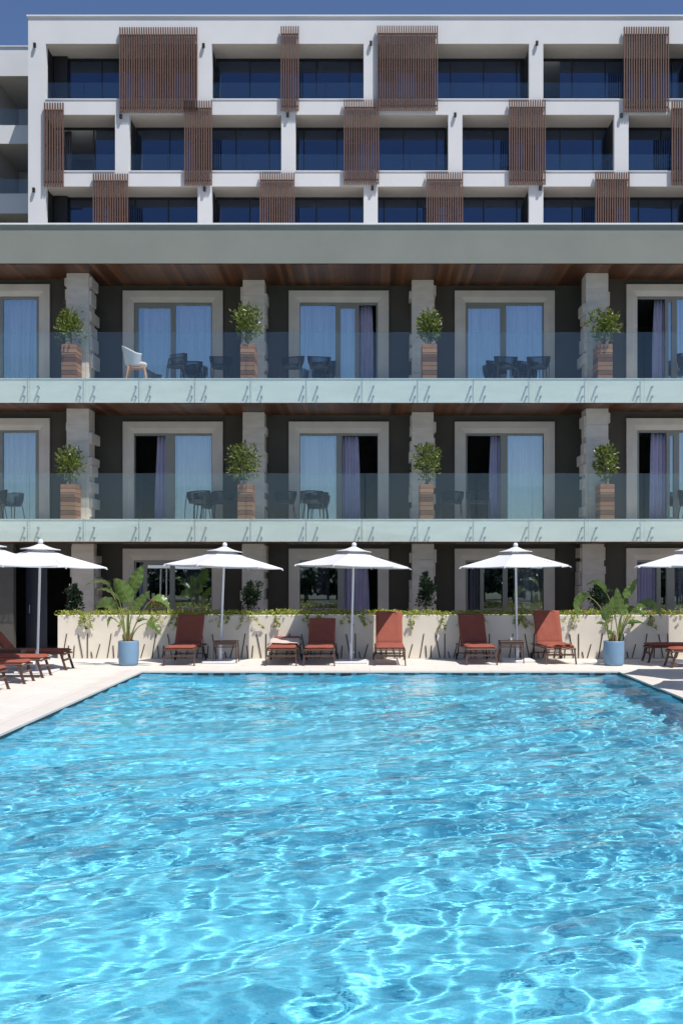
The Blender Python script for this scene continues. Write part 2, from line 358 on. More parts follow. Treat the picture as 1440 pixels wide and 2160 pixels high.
# ------------------------------------------------------------------ the lower building
YF, YP, YW = 26.30, 25.40, 25.40
YA, YB = 27.67, 28.30            # wall planes: outer bays, middle bays
BX0, BX1, YBACK = -15.5, 13.9, 33.0
FL = [0, 3.22, 6.54]; CEIL = [2.69, 5.97, 9.26]
COLX = [-11.29, -7.09, -2.89, 1.31, 5.51, 9.71]
BAYC = [-13.39, -9.19, -4.99, -.79, 3.41, 7.61, 11.81]
hotel = thing('balcony_building', 'three storey building with sage parapet, dark walls, wooden ceilings and long balconies', 'building', (0, YF, 0))
def hp(mb, name, m, par=None):
    # children are given in world coordinates, the root stands at (0, YF, 0)
    mb.v = [(a, b_-YF if par is None else b_-YF, c_) for a, b_, c_ in mb.v]
    return mb.build(name, m, par or hotel)
def wallY(bay): return YB if bay in (2,3,4) else YA
HW = .99
for L in range(3):
    z0, z1 = FL[L], CEIL[L]
    wl = MB()
    for bay in range(7):
        cx, Yw = BAYC[bay], wallY(bay); x0, x1 = cx-2.1, cx+2.1
        if bay == 0: x0 = BX0
        if bay == 6: x1 = BX1
        hz = z0+2.27; l, r = cx-HW, cx+HW
        if L == 0 and bay == 1: l, r, hz = -8.86, -7.36, 2.14
        wl.box(x0, l, Yw, Yw+.25, z0, z1); wl.box(r, x1, Yw, Yw+.25, z0, z1); wl.box(l, r, Yw, Yw+.25, hz, z1)
    for xx in (COLX[1], COLX[4]): wl.box(xx-.05, xx+.05, YA+.25, YB+.02, z0, z1)
    hp(wl, 'wall', M['darkwall'])
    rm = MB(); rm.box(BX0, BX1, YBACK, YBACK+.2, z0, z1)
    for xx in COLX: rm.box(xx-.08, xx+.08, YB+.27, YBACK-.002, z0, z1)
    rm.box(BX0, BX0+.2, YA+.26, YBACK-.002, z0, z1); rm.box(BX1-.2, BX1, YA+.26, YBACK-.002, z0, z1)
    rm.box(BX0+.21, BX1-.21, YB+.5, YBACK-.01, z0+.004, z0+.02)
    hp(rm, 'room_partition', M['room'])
    so = MB(); so.box(BX0, BX1, YF+.03, YB+.24, z1-.022, z1-.002); hp(so, 'soffit', M['soffit'])
for L in (1, 2):
    s = MB(); s.box(BX0, BX1, YF, YBACK+.2, CEIL[L-1], FL[L]-.012)
    hp(s, 'floor_slab', M['slab'])
    s = MB(); s.box(BX0, BX1, YF-.015, YF+.24, FL[L]-.012, FL[L]+.004); hp(s, 'slab_capping', M['whitecap'])
s = MB(); s.box(BX0, BX1, YF, YF+.22, CEIL[2], 10.165); s.box(BX0, BX1, YF+.22, YBACK+.2, CEIL[2], 9.6)
hp(s, 'parapet', M['sage'])
s = MB(); s.box(BX0, BX1, YF-.045, YF+.26, 10.165, 10.2); hp(s, 'coping', M['whitecap'])
s = MB(); s.box(BX0, BX1, YBACK+.2, 47.9, 8.6, 9.6); hp(s, 'roof_terrace', M['deck'])

# pillars with proud cladding stones on their flanks
rng = random.Random(11)
for L in range(3):
    for ci, cx in enumerate(COLX):
        outer = ci in (0, 1, 4, 5) and L > 0
        yf = 27.06 if outer else 27.70
        if L == 0: yf = 27.55
        z0, z1 = FL[L], CEIL[L]-.024
        p = MB(); yb = wallY(2)+.0 if ci in (2,3) else YB
        p.box(cx-.262, cx+.262, yf+.008, yb-.002 if ci in (2,3) else YA+.0, z0, z1)
        z = z0; hh = (z1-z0)/7
        for k in range(7):
            p.bbox(cx-.27, cx+.27, yf, yf+.30, z+.003, z+hh-.003, .004); z += hh
        col = hp(p, 'pillar', M['stone'])
        for sd in (-1, 1):
            z = z0+.1
            yl = (yf+.05, YB-.05) if not ((ci == 1 and sd == -1) or (ci == 4 and sd == 1) or ci in (0,5)) else (yf+.05, YA-.05)
            while z < z1-.25:
                hh = rng.choice([.2,.26,.26,.34]); 
                if rng.random() < .8:
                    wd = rng.uniform(.035,.075); a = rng.choice([yl[0], yl[0], yl[0]+rng.uniform(.05,.2)]); e = min(yl[1], a+rng.uniform(.35,.9))
                    x0 = cx+sd*.262; x1 = cx+sd*(.262+wd)
                    bl = MB(); bl.bbox(min(x0,x1), max(x0,x1), a, e, z, z+hh-.01, .004); hp(bl, 'cladding_stone', M['stone'], col)
                z += hh+rng.choice([0,.0,.08,.14])

# balcony doors
LEVELN = ['ground floor', 'lower balcony', 'upper balcony']
BAYN = {1:'first', 2:'second', 3:'third', 4:'fourth', 5:'fifth'}
S_, P_, G_ = 'sheer', 'purple', 'grey_curtain'
DOORS = {
 (2,1):([(-92,-80),(-6,6),(77,82)],[(-80,-6,0),(6,77,0)],[(-80,77,S_)]),
 (2,2):([(280,291),(360,370),(445,449)],[(291,360,1),(370,445,0)],[(300,445,S_)]),
 (2,3):([(628,631),(707,718),(748,757),(793,798)],[(631,707,0),(718,748,1)],[(631,750,S_),(754,789,P_)]),
 (2,4):([(980,987),(1055,1067),(1144,1149)],[(987,1055,1),(1067,1144,0)],[(987,1144,S_)]),
 (2,5):([(1341,1344),(1402,1409),(1416,1427),(1505,1511)],[(1409,1416,1),(1427,1505,0)],[(1378,1404,P_),(1427,1500,S_)]),
 (1,1):([(-92,-80),(-6,6),(75,82)],[(-80,-6,0),(6,75,0)],[(-80,77,S_)]),
 (1,2):([(280,285),(350,368),(446,449)],[(368,446,0)],[(324,352,P_),(372,440,S_)]),
 (1,3):([(628,631),(709,721),(796,799)],[(631,709,0)],[(640,705,S_),(722,760,P_)]),
 (1,4):([(980,985),(1055,1070),(1148,1151)],[(1070,1148,0)],[(1031,1056,P_),(1074,1140,S_)]),
 (1,5):([(1341,1347),(1405,1412),(1420,1432),(1508,1514)],[(1412,1420,1),(1432,1508,0)],[(1372,1406,P_),(1432,1500,S_)]),
 (0,2):([(280,287),(302,310),(358,368),(446,449)],[(310,358,1),(368,446,0)],[(288,303,P_),(385,425,G_)]),
 (0,3):([(628,632),(712,725),(796,799)],[(632,712,0)],[(662,694,G_),(724,780,P_)]),
 (0,4):([(980,986),(1012,1020),(1060,1070),(1148,1151)],[(1020,1060,1),(1070,1148,0)],[(986,1013,G_),(1085,1148,S_)]),
 (0,5):([(1334,1337),(1384,1393),(1405,1422),(1508,1512)],[(1393,1405,1),(1422,1508,0)],[(1337,1386,P_),(1422,1500,S_)]),
}
for L in range(3):
    for b_ in (0, 6): DOORS[(L, b_)] = None
rng = random.Random(5)
CLAB = {S_:'sheer pale', P_:'lilac', G_:'dark grey'}
def curtain(x0, x1, y, z0, z1, kind, label, gather):
    m_ = MB(); n = max(12, int((x1-x0)/.022)); v = []; rows = 9
    ph = rng.uniform(0, 6); wv = rng.uniform(.085,.12) if kind != S_ else rng.uniform(.10,.15)
    for j in range(rows):
        tt = j/(rows-1); z = z1+(z0-z1)*tt
        for i in range(n+1):
            u = i/n; xc = x0+(x1-x0)*u
            if gather: xc += (1-tt)**2*(.06 if gather > 0 else -.06)*((1-u) if gather > 0 else u)
            am = .034 if kind != S_ else .034
            yy = y + am*math.sin(xc/wv*2*PI+ph+.7*math.sin(xc*9+ph)) + .008*math.sin(tt*5+i*.5)
            v.append((xc, yy, z))
    f = [(j*(n+1)+i, j*(n+1)+i+1, (j+1)*(n+1)+i+1, (j+1)*(n+1)+i) for j in range(rows-1) for i in range(n)]
    m_.add(v, f, True)
    o = m_.build('curtain', M[kind]); 
    so_ = o.modifiers.new('thickness', 'SOLIDIFY'); so_.thickness = .004
    tag(o, label, 'curtain', 'curtains in the doorways of the balcony building')
for (L, bay), spec in DOORS.items():
    cx, Yw = BAYC[bay], wallY(bay); z0 = FL[L]; K = F/Yw
    ih, oh, ow = z0+2.27, z0+2.56, 1.265
    # mitred, splayed stone surround
    s = MB(); yo, yi = Yw-.075, Yw-.03
    O = [(cx-ow, z0), (cx-ow, oh), (cx+ow, oh), (cx+ow, z0)]; I = [(cx-HW, z0), (cx-HW, ih), (cx+HW, ih), (cx+HW, z0)]
    Mi = [(a[0]*.45+b[0]*.55, a[1]*.45+b[1]*.55 if a[1] != z0 else z0) for a, b in zip(O, I)]
    rings = [[(p[0], Yw, p[1]) for p in O], [(p[0], yo, p[1]) for p in O], [(p[0], yo+.002, p[1]) for p in Mi], [(p[0], yi, p[1]) for p in I], [(p[0], Yw+.12, p[1]) for p in I]]
    for q in range(4):
        for e in range(3):
            s.add([rings[q][e], rings[q][e+1], rings[q+1][e+1], rings[q+1][e]], [(0,1,2,3)])
    sr = hp(s, 'door_surround', M['surround'])
    dr = MB()
    if spec is None:
        fr = [(-.99,-.94),(-.05,.05),(.94,.99)]; pn = [(-.94,-.05,0),(.05,.94,0)]; ct = []
    else:
        cv = lambda p: (p-780)/K-cx
        fr = [(max(-HW, cv(a)), min(HW, cv(b))) for a, b in spec[0]]; pn = [(cv(a), cv(b), s__) for a, b, s__ in spec[1]]; ct = [(cv(a), cv(b), k) for a, b, k in spec[2]]
    fr[0] = (-HW, fr[0][1]); fr[-1] = (fr[-1][0], HW)
    ya, yb = Yw+.02, Yw+.10
    for a, b in fr: dr.box(cx+a, cx+b, ya, yb, z0+.03, ih-.055)
    dr.box(cx-HW, cx+HW, ya-.003, yb+.003, ih-.055, ih); dr.box(cx-HW, cx+HW, ya-.003, yb+.003, z0, z0+.03)
    fo = hp(dr, 'door_frame', M['alu'])
    for a, b, sash in pn:
        pz0, pz1 = z0+.03, ih-.055
        if sash:
            sb = MB(); ww = .055 if b-a > .3 else .02
            sb.box(cx+a-.02, cx+b+.02, ya+.01, yb-.02, ih-.13, ih-.056); sb.box(cx+a-.02, cx+b+.02, ya+.01, yb-.02, z0+.031, z0+.11)
            hp(sb, 'door_sash', M['alu'], fo); pz0, pz1 = z0+.11, ih-.13
        pm = MB(); pm.add([(cx+a, ya+.045, pz0),(cx+b, ya+.045, pz0),(cx+b, ya+.045, pz1),(cx+a, ya+.045, pz1)], [(0,1,2,3)])
        hp(pm, 'pane', M['glass_door'], fo)
    for k, (a, b, kind) in enumerate(ct):
        same = sum(1 for c_ in ct if c_[2] == kind)
        curtain(cx+a, cx+b, Yw+.21 if kind == S_ else Yw+.20, z0+.02, ih-.02, kind,
            f'{CLAB[kind]} curtain in the {BAYN[bay]} doorway from the left on the {LEVELN[L]}', 0 if kind == S_ else (1 if a < 0 else -1))
# dark doorway at the end of the planter wall, with a navy door leaf standing open
dd = MB(); dd.box(-8.55, -8.02, YA+.05, YA+.10, 0.01, 2.1)
lf = hp(dd, 'door_leaf', M['navy']); hh_ = MB(); hh_.tube([(-8.45, YA+.02, .95), (-8.45, YA+.02, 1.15)], .012); hh_.tube([(-8.45, YA+.05, 1.05), (-8.45, YA+.02, 1.05)], .009); hp(hh_, 'handle', M['steel'], lf)
pw = MB(); pw.box(-10.9, X(29, 26.9), 26.9, 27.1, 0, 2.66); hp(pw, 'porch_wall', M['porch'])

# glass balustrades hung on the slab edges
for L in (1, 2):
    zb, zt = CEIL[L-1]-.0, FL[L]+1.075; YG = YF-.072
    bal = thing('glass_balustrade', f'long frameless glass balustrade along the edge of the {LEVELN[L]}', 'balustrade', (0, YG, FL[L]), 0, 'glass balustrades of the balconies')
    j = -54-117.6*5
    while X(j, YG) < BX1-1.4:
        x0 = X(j, YG)+.006; x1 = X(j+117.6, YG)-.006; j += 117.6
        if x0 < BX0: continue
        pm = MB(); pm.box(x0, x1, -.006, .006, zb-FL[L], zt-FL[L]); po = pm.build('glass_panel', M['glass_rail'], bal); po.data.materials.append(M['glass_edge'])
        for fi in (0, 1, 3, 5): po.data.polygons[fi].material_index = 1
        for px in (x0+.19, x1-.13):
            for pz in (-.21, -.44):
                q = MB(); q.tube([(px,-.03,pz),(px,.07,pz)], [.021,.021], 10); q.tube([(px,-.034,pz),(px,-.028,pz)], [.026,.026], 12); q.build('pin', M['steel'], po)

# ------------------------------------------------------------------ the tall white building behind
YT = 48.0; YG_ = 49.45
tower = thing('white_apartment_building', 'tall white building with recessed windows and brown slatted screens behind the balconies', 'building', (0, YT, 0))
def tp(mb, name, m, par=None):
    mb.v = [(a, b_-YT, c_) for a, b_, c_ in mb.v]; return mb.build(name, m, par or tower)
XR = 18.2; XL = X(60, YT)
pa = [(X(60,YT), X(97,YT))]+[(c0-.305, c0+.305) for c0 in (-7.11,.03,7.15,14.29)]
pb = [(X(60,YT), X(96,YT))]+[(c0-.305, c0+.305) for c0 in (-10.66,-3.51,3.67,10.82)]
ROWS = [(22.30, 24.71, pa), (19.20, 21.65, pb), (16.10, 18.56, pa)]
f = MB(); f.box(XL, XR, YT, YG_+4, 24.71, 25.88); f.box(XL, XR, YT, YG_+4, 21.65, 22.30); f.box(XL, XR, YT, YG_+4, 18.56, 19.20); f.box(XL, XR, YT, YG_+4, 9, 16.10)
for z0, z1, pil in ROWS:
    for a, b_ in pil: f.box(a, b_, YT, YT+.30, z0, z1)
    f.box(XR-.3, XR, YT, YG_+4, z0, z1); f.box(XL, XL+.3, YG_-.05, YG_+4, z0, z1)
tp(f, 'facade', M['white'])
for z0, z1, pil in ROWS:
    for a, b_ in pil: dp_ = MB(); dp_.box(a+.02, b_-.02, YT+.301, YG_-.06, z0+.001, z1-.013); tp(dp_, 'dividing_panel', M['darkpanel'])
sf = MB()
for z0, z1, pil in ROWS:
    e = [p[1] for p in pil]; s__ = [p[0] for p in pil[1:]]+[XR-.3]
    for a, b_ in zip(e, s__): sf.box(a+.001, b_-.001, YT+.02, YG_-.09, z1-.012, z1-.001)
tp(sf, 'balcony_ceiling', M['towersoffit'])
cp = MB(); cp.box(XL-.06, XR+.06, YT-.06, YG_+4, 25.88, 25.93)
for z0, z1, pil in ROWS:
    e = [p[1] for p in pil]; s__ = [p[0] for p in pil[1:]]+[XR-.3]
    for a, b_ in zip(e, s__): cp.box(a, b_, YT-.03, YT+.2, z0-.001, z0+.035)
tp(cp, 'coping', M['whitecap'])
bk = MB(); bk.box(XL, XR, YG_+3.8, YG_+4.0, 15, 25); 
tp(bk, 'room_wall', M['room'])
MUL = [
 [[130,205,285],[450,527,600,631,701],[925,950,1026,1105],[1150,1196,1232,1313,1385]],
 [[135,157,186],[285,357,427],[455,526,560,590],[]],
 [[118,148,195],[285,357],[],[]],
]
rng = random.Random(9)
for ri, (z0, z1, pil) in enumerate(ROWS):
    e = [p[1] for p in pil]; s__ = [p[0] for p in pil[1:]]+[XR-.3]
    for oi, (a, b_) in enumerate(zip(e, s__)):
        if b_-a < .5: continue
        fr = MB(); yy = YG_-.05
        xs_ = [a+.02]; step = 1.5
        off = .28 if oi % 2 == 0 else .02
        x = a+off
        if oi == 0 and ri != 1: fr.box(a+.02, a+.62, yy-.28, yy, z0+.001, z1-.03); x = a+.62
        ms = []
        while x < b_-.05: ms.append(x); x += 1.47
        for x in ms: fr.box(x-.025, x+.025, yy-.02, yy+.04, z0, z1-.11)
        fr.box(b_-.2 if ri == 0 and oi == 2 else b_-.04, b_-.001, yy-.03, yy+.04, z0, z1-.11)
        fr.box(a+.001, a+.04, yy-.03, yy+.04, z0, z1-.11)
        fr.box(a+.001, b_-.001, yy-.035, yy+.045, z1-.11, z1-.002); fr.box(a+.001, b_-.001, yy-.035, yy+.045, z0+.001, z0+.05)
        fo = tp(fr, 'window', M['black'])
        xo = None
        if (ri, oi) == (0, 3): xo = (a, a+.95)     # one leaf slid open
        if (ri, oi) == (1, 0): xo = (a, a+1.85)
        g0 = xo[1] if xo else a+.04
        q = MB(); q.add([(g0, yy+.01, z0+.03),(b_-.04, yy+.01, z0+.03),(b_-.04, yy+.01, z1-.1),(g0, yy+.01, z1-.1)], [(0,1,2,3)])
        tp(q, 'pane', M['glass_tower'], fo)
        gb = MB(); nb = max(1, round((b_-a)/1.8))
        for k in range(nb):
            gb.box(a+(b_-a)*k/nb+.01, a+(b_-a)*(k+1)/nb-.01, YT+.10, YT+.112, z0+.036, z0+.78)
        tp(gb, 'railing_glass', M['glass_rail'])
SCR = [(252,416,57,236),(592,630,55,233),(795,923,54,232),(1315,1410,56,235),(1512,1560,56,235),
       (93,134,216,393),(389,447,212,390),(725,799,210,388),(1073,1150,210,389),(1416,1480,213,390),
       (196,270,366,545),(548,621,364,543),(899,976,363,542),(1255,1327,363,542)]
for x0, x1, y0, y1 in SCR:
    Ys = YT-.17; a, b_ = X(x0,Ys), X(x1,Ys); zt, zb = Zp(y0,Ys), Zp(y1,Ys)
    s = MB(); n = max(3, round((b_-a)/.1)); p_ = (b_-a-.05)/(n-1)
    for i in range(n): s.box(a+i*p_, a+i*p_+.05, Ys, Ys+.09, zb, zt)
    for zz in (zb+.22, (zb+zt)/2, zt-.3): s.box(a+.01, b_-.01, Ys+.092, Ys+.14, zz-.03, zz+.03)
    for zz in (zb+.22, zt-.3):
        s.box(a+.1, a+.14, Ys+.141, YT-.001, zz-.02, zz+.02); s.box(b_-.14, b_-.1, Ys+.141, YT-.001, zz-.02, zz+.02)
    tp(s, 'slatted_screen', M['slat'])
# set-back wing on the left
YV = 50.7; wx0, wx1 = -24, XL-.01
wg = MB()
for z0, z1 in ((24.52,25.84),(21.44,22.28),(18.27,19.17),(9,16.05)): wg.box(wx0, wx1, YV, YV+.25, z0, z1)
for z0, z1 in ((24.52,24.9),(21.44,21.8),(18.27,18.6)): wg.box(wx0, wx1, YV+.25, YV+8, z0, z1)
for z0, z1 in ((21.8,24.52),(18.6,21.44),(16,18.27)): wg.box(-17.4, -17.1, YV+.3, YV+3.6, z0, z1); wg.box(wx0, -16.2, YV+3.6, YV+3.8, z0, z1)
tp(wg, 'side_wing', M['white'])
sf = MB()
for z1 in (24.52, 21.44, 18.27): sf.box(wx0, wx1, YV+.02, YV+3.59, z1-.012, z1-.001)
for z0, z1 in ((22.28,24.5),(19.17,21.42),(16.05,18.25)): sf.box(-17.099, -17.09, YV+.3, YV+3.59, z0, z1)
tp(sf, 'balcony_ceiling', M['towersoffit'])
q = MB(); q.box(wx0, wx1, YV-.05, YV+.3, 25.84, 25.88); tp(q, 'coping', M['whitecap'])
for z0, z1 in ((21.8,24.52),(18.6,21.44),(16,18.27)):
    fr = MB(); fr.box(-16.2, -16.13, YV+3.6, YV+3.66, z0, z1); fr.box(-16.13, wx1, YV+3.6, YV+3.66, z1-.08, z1); fo = tp(fr, 'window', M['black'])
    q = MB(); q.add([(-16.13,YV+3.63,z0),(wx1,YV+3.63,z0),(wx1,YV+3.63,z1-.08),(-16.13,YV+3.63,z1-.08)], [(0,1,2,3)]); tp(q, 'pane', M['glass_tower'], fo)
    q = MB(); q.box(wx0, wx1-.05, YV+.06, YV+.072, z0, z0+1.25); tp(q, 'railing_glass', M['glass_rail'])
curtain(X(137,49.7), X(151,49.7), 49.75, 19.22, 21.6, G_, 'pale grey curtain in the open window beside the slatted screen at the white building corner', 0)
# wall lamps on the pillars
LR = [('top', [(75,97),(430,98),(782,93),(1131,93)]), ('middle', [(256,247),(607,244),(959,244),(1309,245)]), ('lowest', [(73,402),(432,400),(785,398),(1138,398)])]
lamp0 = None
for rn, pts in LR:
    for k, (px, py) in enumerate(pts):
        loc = (X(px,YT), YT, Zp(py,YT))
        if lamp0 is None:
            lamp0 = thing('wall_lamp', 'x', 'lamp', loc); q = MB(); q.bbox(-.055,.055,-.14,-.03,-.1,.09,.01); q.build('lamp_body', M['black'], lamp0)
            q = MB(); q.box(-.03,.03,-.03,0,-.03,.03); q.build('bracket', M['black'], lamp0); o = lamp0
        else: o = copy_tree(lamp0); o.location = loc
        tag(o, f'small black wall lamp on the {["first","second","third","fourth"][k]} white pillar of the {rn} window row', 'lamp', 'wall lamps on the white building')

# ------------------------------------------------------------------ cream planter wall
WT = .984; WX0 = X(122, YW)
pwall = thing('planter_wall', 'long low cream planter wall with thin dark metal rods, behind the loungers', 'planter wall', (0, YW, 0))
q = MB(); q.bbox(WX0, 12.5, 0, .14, 0, WT, .008); q.bbox(WX0, WX0+.14, .141, .95, 0, WT, .008); q.build('wall', M['cream'], pwall)
q = MB(); q.box(WX0+.145, 12.5, .145, .95, .3, WT-.04); q.build('soil_bed', M['soil'], pwall)
q = MB(); q.box(WX0+.0, 12.5, .951, 1.05, 0, WT-.02); q.build('rear_wall', M['cream'], pwall)
PAT = [(0,.55,.09),(.095,.28,-.02),(.21,.28,.02),(.36,.54,-.10),(.52,.55,.0),(.615,.14,-.03),(.76,.31,.085)]
x = X(133.5, YW); x0_ = x; nr = 0
while x < 8.2:
    for dx, hh, lean in PAT:
        if nr >= 100: break
        q = MB(); xx = x+dx
        q.tube([(xx-lean/2+.04, -.012, .015), (xx+lean/2+.04, -.012, .015+hh)], .011, 6); q.build('metal_rod', M['rod'], pwall); nr += 1
    x += 1.016

# ------------------------------------------------------------------ plants
def leaves(mb, pts, size, rng, aspect=.42, out=None, fold=.25):
    v = []; f = []
    for (p, d) in pts:
        d = Vector(d).normalized(); L = size*rng.uniform(.65, 1.25); wd = L*aspect
        s_ = d.cross(Vector((rng.gauss(0,1), rng.gauss(0,1), rng.gauss(0,1)))).normalized(); n_ = d.cross(s_)
        p = Vector(p); b0 = len(v)
        mid = p+d*L*.5; v += [p, mid+s_*wd*.5+n_*wd*fold, p+d*L-n_*L*.12, mid-s_*wd*.5+n_*wd*fold, mid]
        f += [(b0, b0+1, b0+4), (b0+1, b0+2, b0+4), (b0+2, b0+3, b0+4), (b0+3, b0, b0+4)]
    mb.add(v, f)
def bush(name, label, cat, loc, wd, ht, lean, seed, group, m='bush', nleaf=520, lsize=.075, shape='round', stems=5):
    rng = random.Random(seed); t = thing(name, label, cat, loc, 0, group)
    tw = MB(); pts = []
    tips = []
    for k in range(stems):
        a = rng.uniform(0, 6.28); r = wd*.30*rng.uniform(.3, 1); top = Vector((r*math.cos(a)+lean*.6, r*math.sin(a)*.8, ht*rng.uniform(.6,.92)))
        mid = Vector((top.x*.35, top.y*.35, top.z*.5)); P = [Vector((rng.uniform(-.05,.05), rng.uniform(-.05,.05), -.05)), mid, top]
        tw.tube(P, [.011,.008,.004], 5)
        for j in range(7):
            u = rng.uniform(.3, 1); base = mid.lerp(top, (u-.3)/.7); a2 = rng.uniform(0, 6.28)
            e = base+Vector((math.cos(a2), math.sin(a2), rng.uniform(.1,.9)))*wd*.22*rng.uniform(.5,1.1)
            tw.tube([base, e], [.005,.002], 4, False); tips.append(e)
    tw.build('stems', M['twig'], t)
    clumps = [Vector((rng.gauss(0,.3), rng.gauss(0,.3), rng.uniform(0,1))) for _ in range(16)]
    while len(pts) < nleaf:
        if rng.random() < .45:
            c_ = rng.choice(tips); p = c_+Vector((rng.gauss(0,1), rng.gauss(0,1), rng.gauss(0,1)))*wd*.085
        else:
            h_ = rng.uniform(.16, 1.0)
            if shape == 'round': rad = wd*.5*math.sqrt(max(.02, 1-((h_-.6)/.46)**2))
            elif shape == 'cone': rad = wd*.5*(1.08-h_)**.75
            else: rad = wd*.5*(.45+.6*math.sin(h_*2.7+seed))
            a = rng.uniform(0, 6.28); rr = rad*math.sqrt(rng.random())
            if noise.noise(Vector((math.cos(a)*2+seed, math.sin(a)*2, h_*4.5))) < -.12: continue
            p = Vector((rr*math.cos(a)+lean*h_, rr*math.sin(a), ht*h_))
        d = Vector((p.x-lean*.5, p.y, (p.z-ht*.45)*.5+.18*rng.random()))+Vector((rng.gauss(0,.35), rng.gauss(0,.35), rng.gauss(0,.35)))*wd
        pts.append((p, d if d.length > .01 else Vector((0,0,1))))
    lb = MB(); leaves(lb, pts, lsize, rng); lb.build('leaves', M[m], t); return t

# wooden planter boxes with shrubs in front of the balcony pillars
boxes = [(2,130,160),(2,507,537),(2,890,921),(2,1260,1291),(1,128,158),(1,501,532),(1,885,914),(1,1265,1295)]
SH = {0:(.66,.88,-.12,'irregular','leaning sparse'),1:(.62,.95,.0,'round','tall twiggy'),2:(.52,.82,0,'round','compact round'),3:(.66,.85,0,'round','broad rounded'),
      4:(.56,.92,0,'round','egg shaped'),5:(.70,.95,-.08,'irregular','wide spreading'),6:(.60,.95,-.02,'round','full loose'),7:(.50,.92,0,'round','narrow upright')}
PN = ['first','second','third','fourth']
for k, (L, a, b_) in enumerate(boxes):
    yf = YF+.10; x0, x1 = X(a,yf), X(b_,yf); cx = (x0+x1)/2; hw = (x1-x0)/2; dp = .58; z0 = FL[L]+.005; H = .835
    bx = thing('wooden_planter', f'tall slatted wood planter box before the {PN[k%4]} pillar on the {LEVELN[L]}', 'planter', (cx, yf, z0), 0, 'wooden planter boxes on the balconies')
    q = MB(); q.box(-hw+.012, hw-.012, .012, dp-.012, 0, H-.03); q.build('liner', M['boxcore'], bx)
    q = MB(); nb = 8; bh = H/nb
    for i in range(nb):
        zz = i*bh
        q.bbox(-hw, hw, 0, .011, zz+.005, zz+bh-.005, .002); q.bbox(-hw, hw, dp-.011, dp, zz+.005, zz+bh-.005, .002)
        q.bbox(-hw, -hw+.011, .0115, dp-.0115, zz+.005, zz+bh-.005, .002); q.bbox(hw-.011, hw, .0115, dp-.0115, zz+.005, zz+bh-.005, .002)
    q.build('boards', M['boxwood'], bx)
    wd, ht, lean, shp, adj = SH[k]
    bush('potted_shrub', f'{adj} green shrub growing in the {PN[k%4]} wooden planter on the {LEVELN[L]}', 'shrub', (cx, yf+.19, z0+H-.03), wd*1.12, ht, lean, 20+k, 'shrubs in the wooden planter boxes', 'bush', 640, .115, shp)

# dark shrubs at the foot of the pillars, in the cream planter
for k, (px, top, wd) in enumerate([(158,1236,.42),(527,1230,.5),(897,1210,.5),(1262,1232,.55)]):
    yy = YW+.6; z0 = WT-.06; ht = Zp(top, yy)-z0
    bush('evergreen_shrub', f'dark pointed evergreen shrub in the cream planter wall, {PN[k]} from the left', 'shrub', (X(px,yy), yy, z0), wd, ht, 0, 50+k, 'dark shrubs in the planter wall', 'darkbush', 1150, .085, 'cone', 4)

# trailing yellow green plants along the top of the planter wall
rng = random.Random(77); tr = MB(); pts = []; stem = MB()
x = WX0+.02
while x < 12.4:
    dens = .5+.5*noise.noise(Vector((x*1.3, 0, 5))) + .15
    if dens > .18:
        for j in range(int(6+26*dens)):
            p = Vector((x+rng.uniform(-.08,.08), YW+rng.uniform(-.04,.42), WT+rng.uniform(-.01,.02+.12*dens)))
            pts.append((p, (rng.gauss(0,1), rng.gauss(-.3,1), rng.uniform(.2,1.4))))
    x += .075
x = WX0+.1
while x < 12.4:
    x += rng.choice([.06,.1,.25,.45,.7])
    for s_ in range(rng.choice([1,2,3])):
        Ln = rng.uniform(.06,.34); xx = x+rng.uniform(-.06,.06); P = [Vector((xx, YW+.06, WT+.03)), Vector((xx, YW-.02, WT+.01))]
        n_ = 5; dx = rng.gauss(0,.03)
        for i in range(1, n_+1): P.append(Vector((xx+dx*i+rng.gauss(0,.008), YW-.03-.035*math.sin(i/n_*PI)-rng.random()*.01, WT-Ln*i/n_)))
        stem.tube(P, .0025, 4, False)
        for i in range(int(Ln*70)):
            u = rng.random()**.8*(len(P)-2)+1; k0 = min(int(u), len(P)-2); p = P[k0].lerp(P[k0+1], u-k0)
            pts.append((p, (rng.gauss(0,1), rng.gauss(-.5,.7), rng.gauss(-.2,.7))))
leaves(tr, pts, .056, rng, .8)
n0 = len(tr.f); tr.add(stem.v, stem.f)
tag(tr.build('trailing_plants', M['sedum']), 'yellow green trailing succulents spilling over the top of the cream planter wall', 'plants', kind='stuff')

# big leaved plants in blue pots
def blade(mb, P, width, side, cup=.16, splits=0, rng=None):
    """leaf blade swept along points P; side = lateral direction; optional torn edges"""
    n = len(P); v = []; f = []
    for i in range(n):
        u = i/(n-1); wd = width*.5*math.sin(PI*min(1, .06+u*.94)**.72)**.75 if i < n-1 else width*.04
        t = (P[min(i+1,n-1)]-P[max(i-1,0)]).normalized(); s_ = (side-t*side.dot(t)).normalized(); nn = s_.cross(t)
        for j, q in enumerate((-1,-.5,0,.5,1)):
            rag = 1+(rng.uniform(-.07,.05) if rng and abs(q) == 1 else 0)
            wob = (math.sin(i*1.1+q*3)*.05+(.018 if i % 2 else -.018))*width*abs(q)
            v.append(P[i]+s_*q*wd*rag+nn*(cup*wd*abs(q)**1.3+wob))
    tear = set()
    if rng and splits:
        for _ in range(splits): tear.add((rng.randrange(3, n-2), rng.choice((0,3))))
    for i in range(n-1):
        for j in range(4):
            a, b_, c_, d_ = i*5+j, i*5+j+1, (i+1)*5+j+1, (i+1)*5+j
            if (i, j) in tear:
                k = len(v); 
                if j == 0: v.append(v[d_].lerp(v[a], .45)); f.append((a, b_, c_, k))
                else: v.append(v[c_].lerp(v[b_], .45)); f.append((a, b_, k, d_))
            else: f.append((a, b_, c_, d_))
    mb.add(v, f, True)
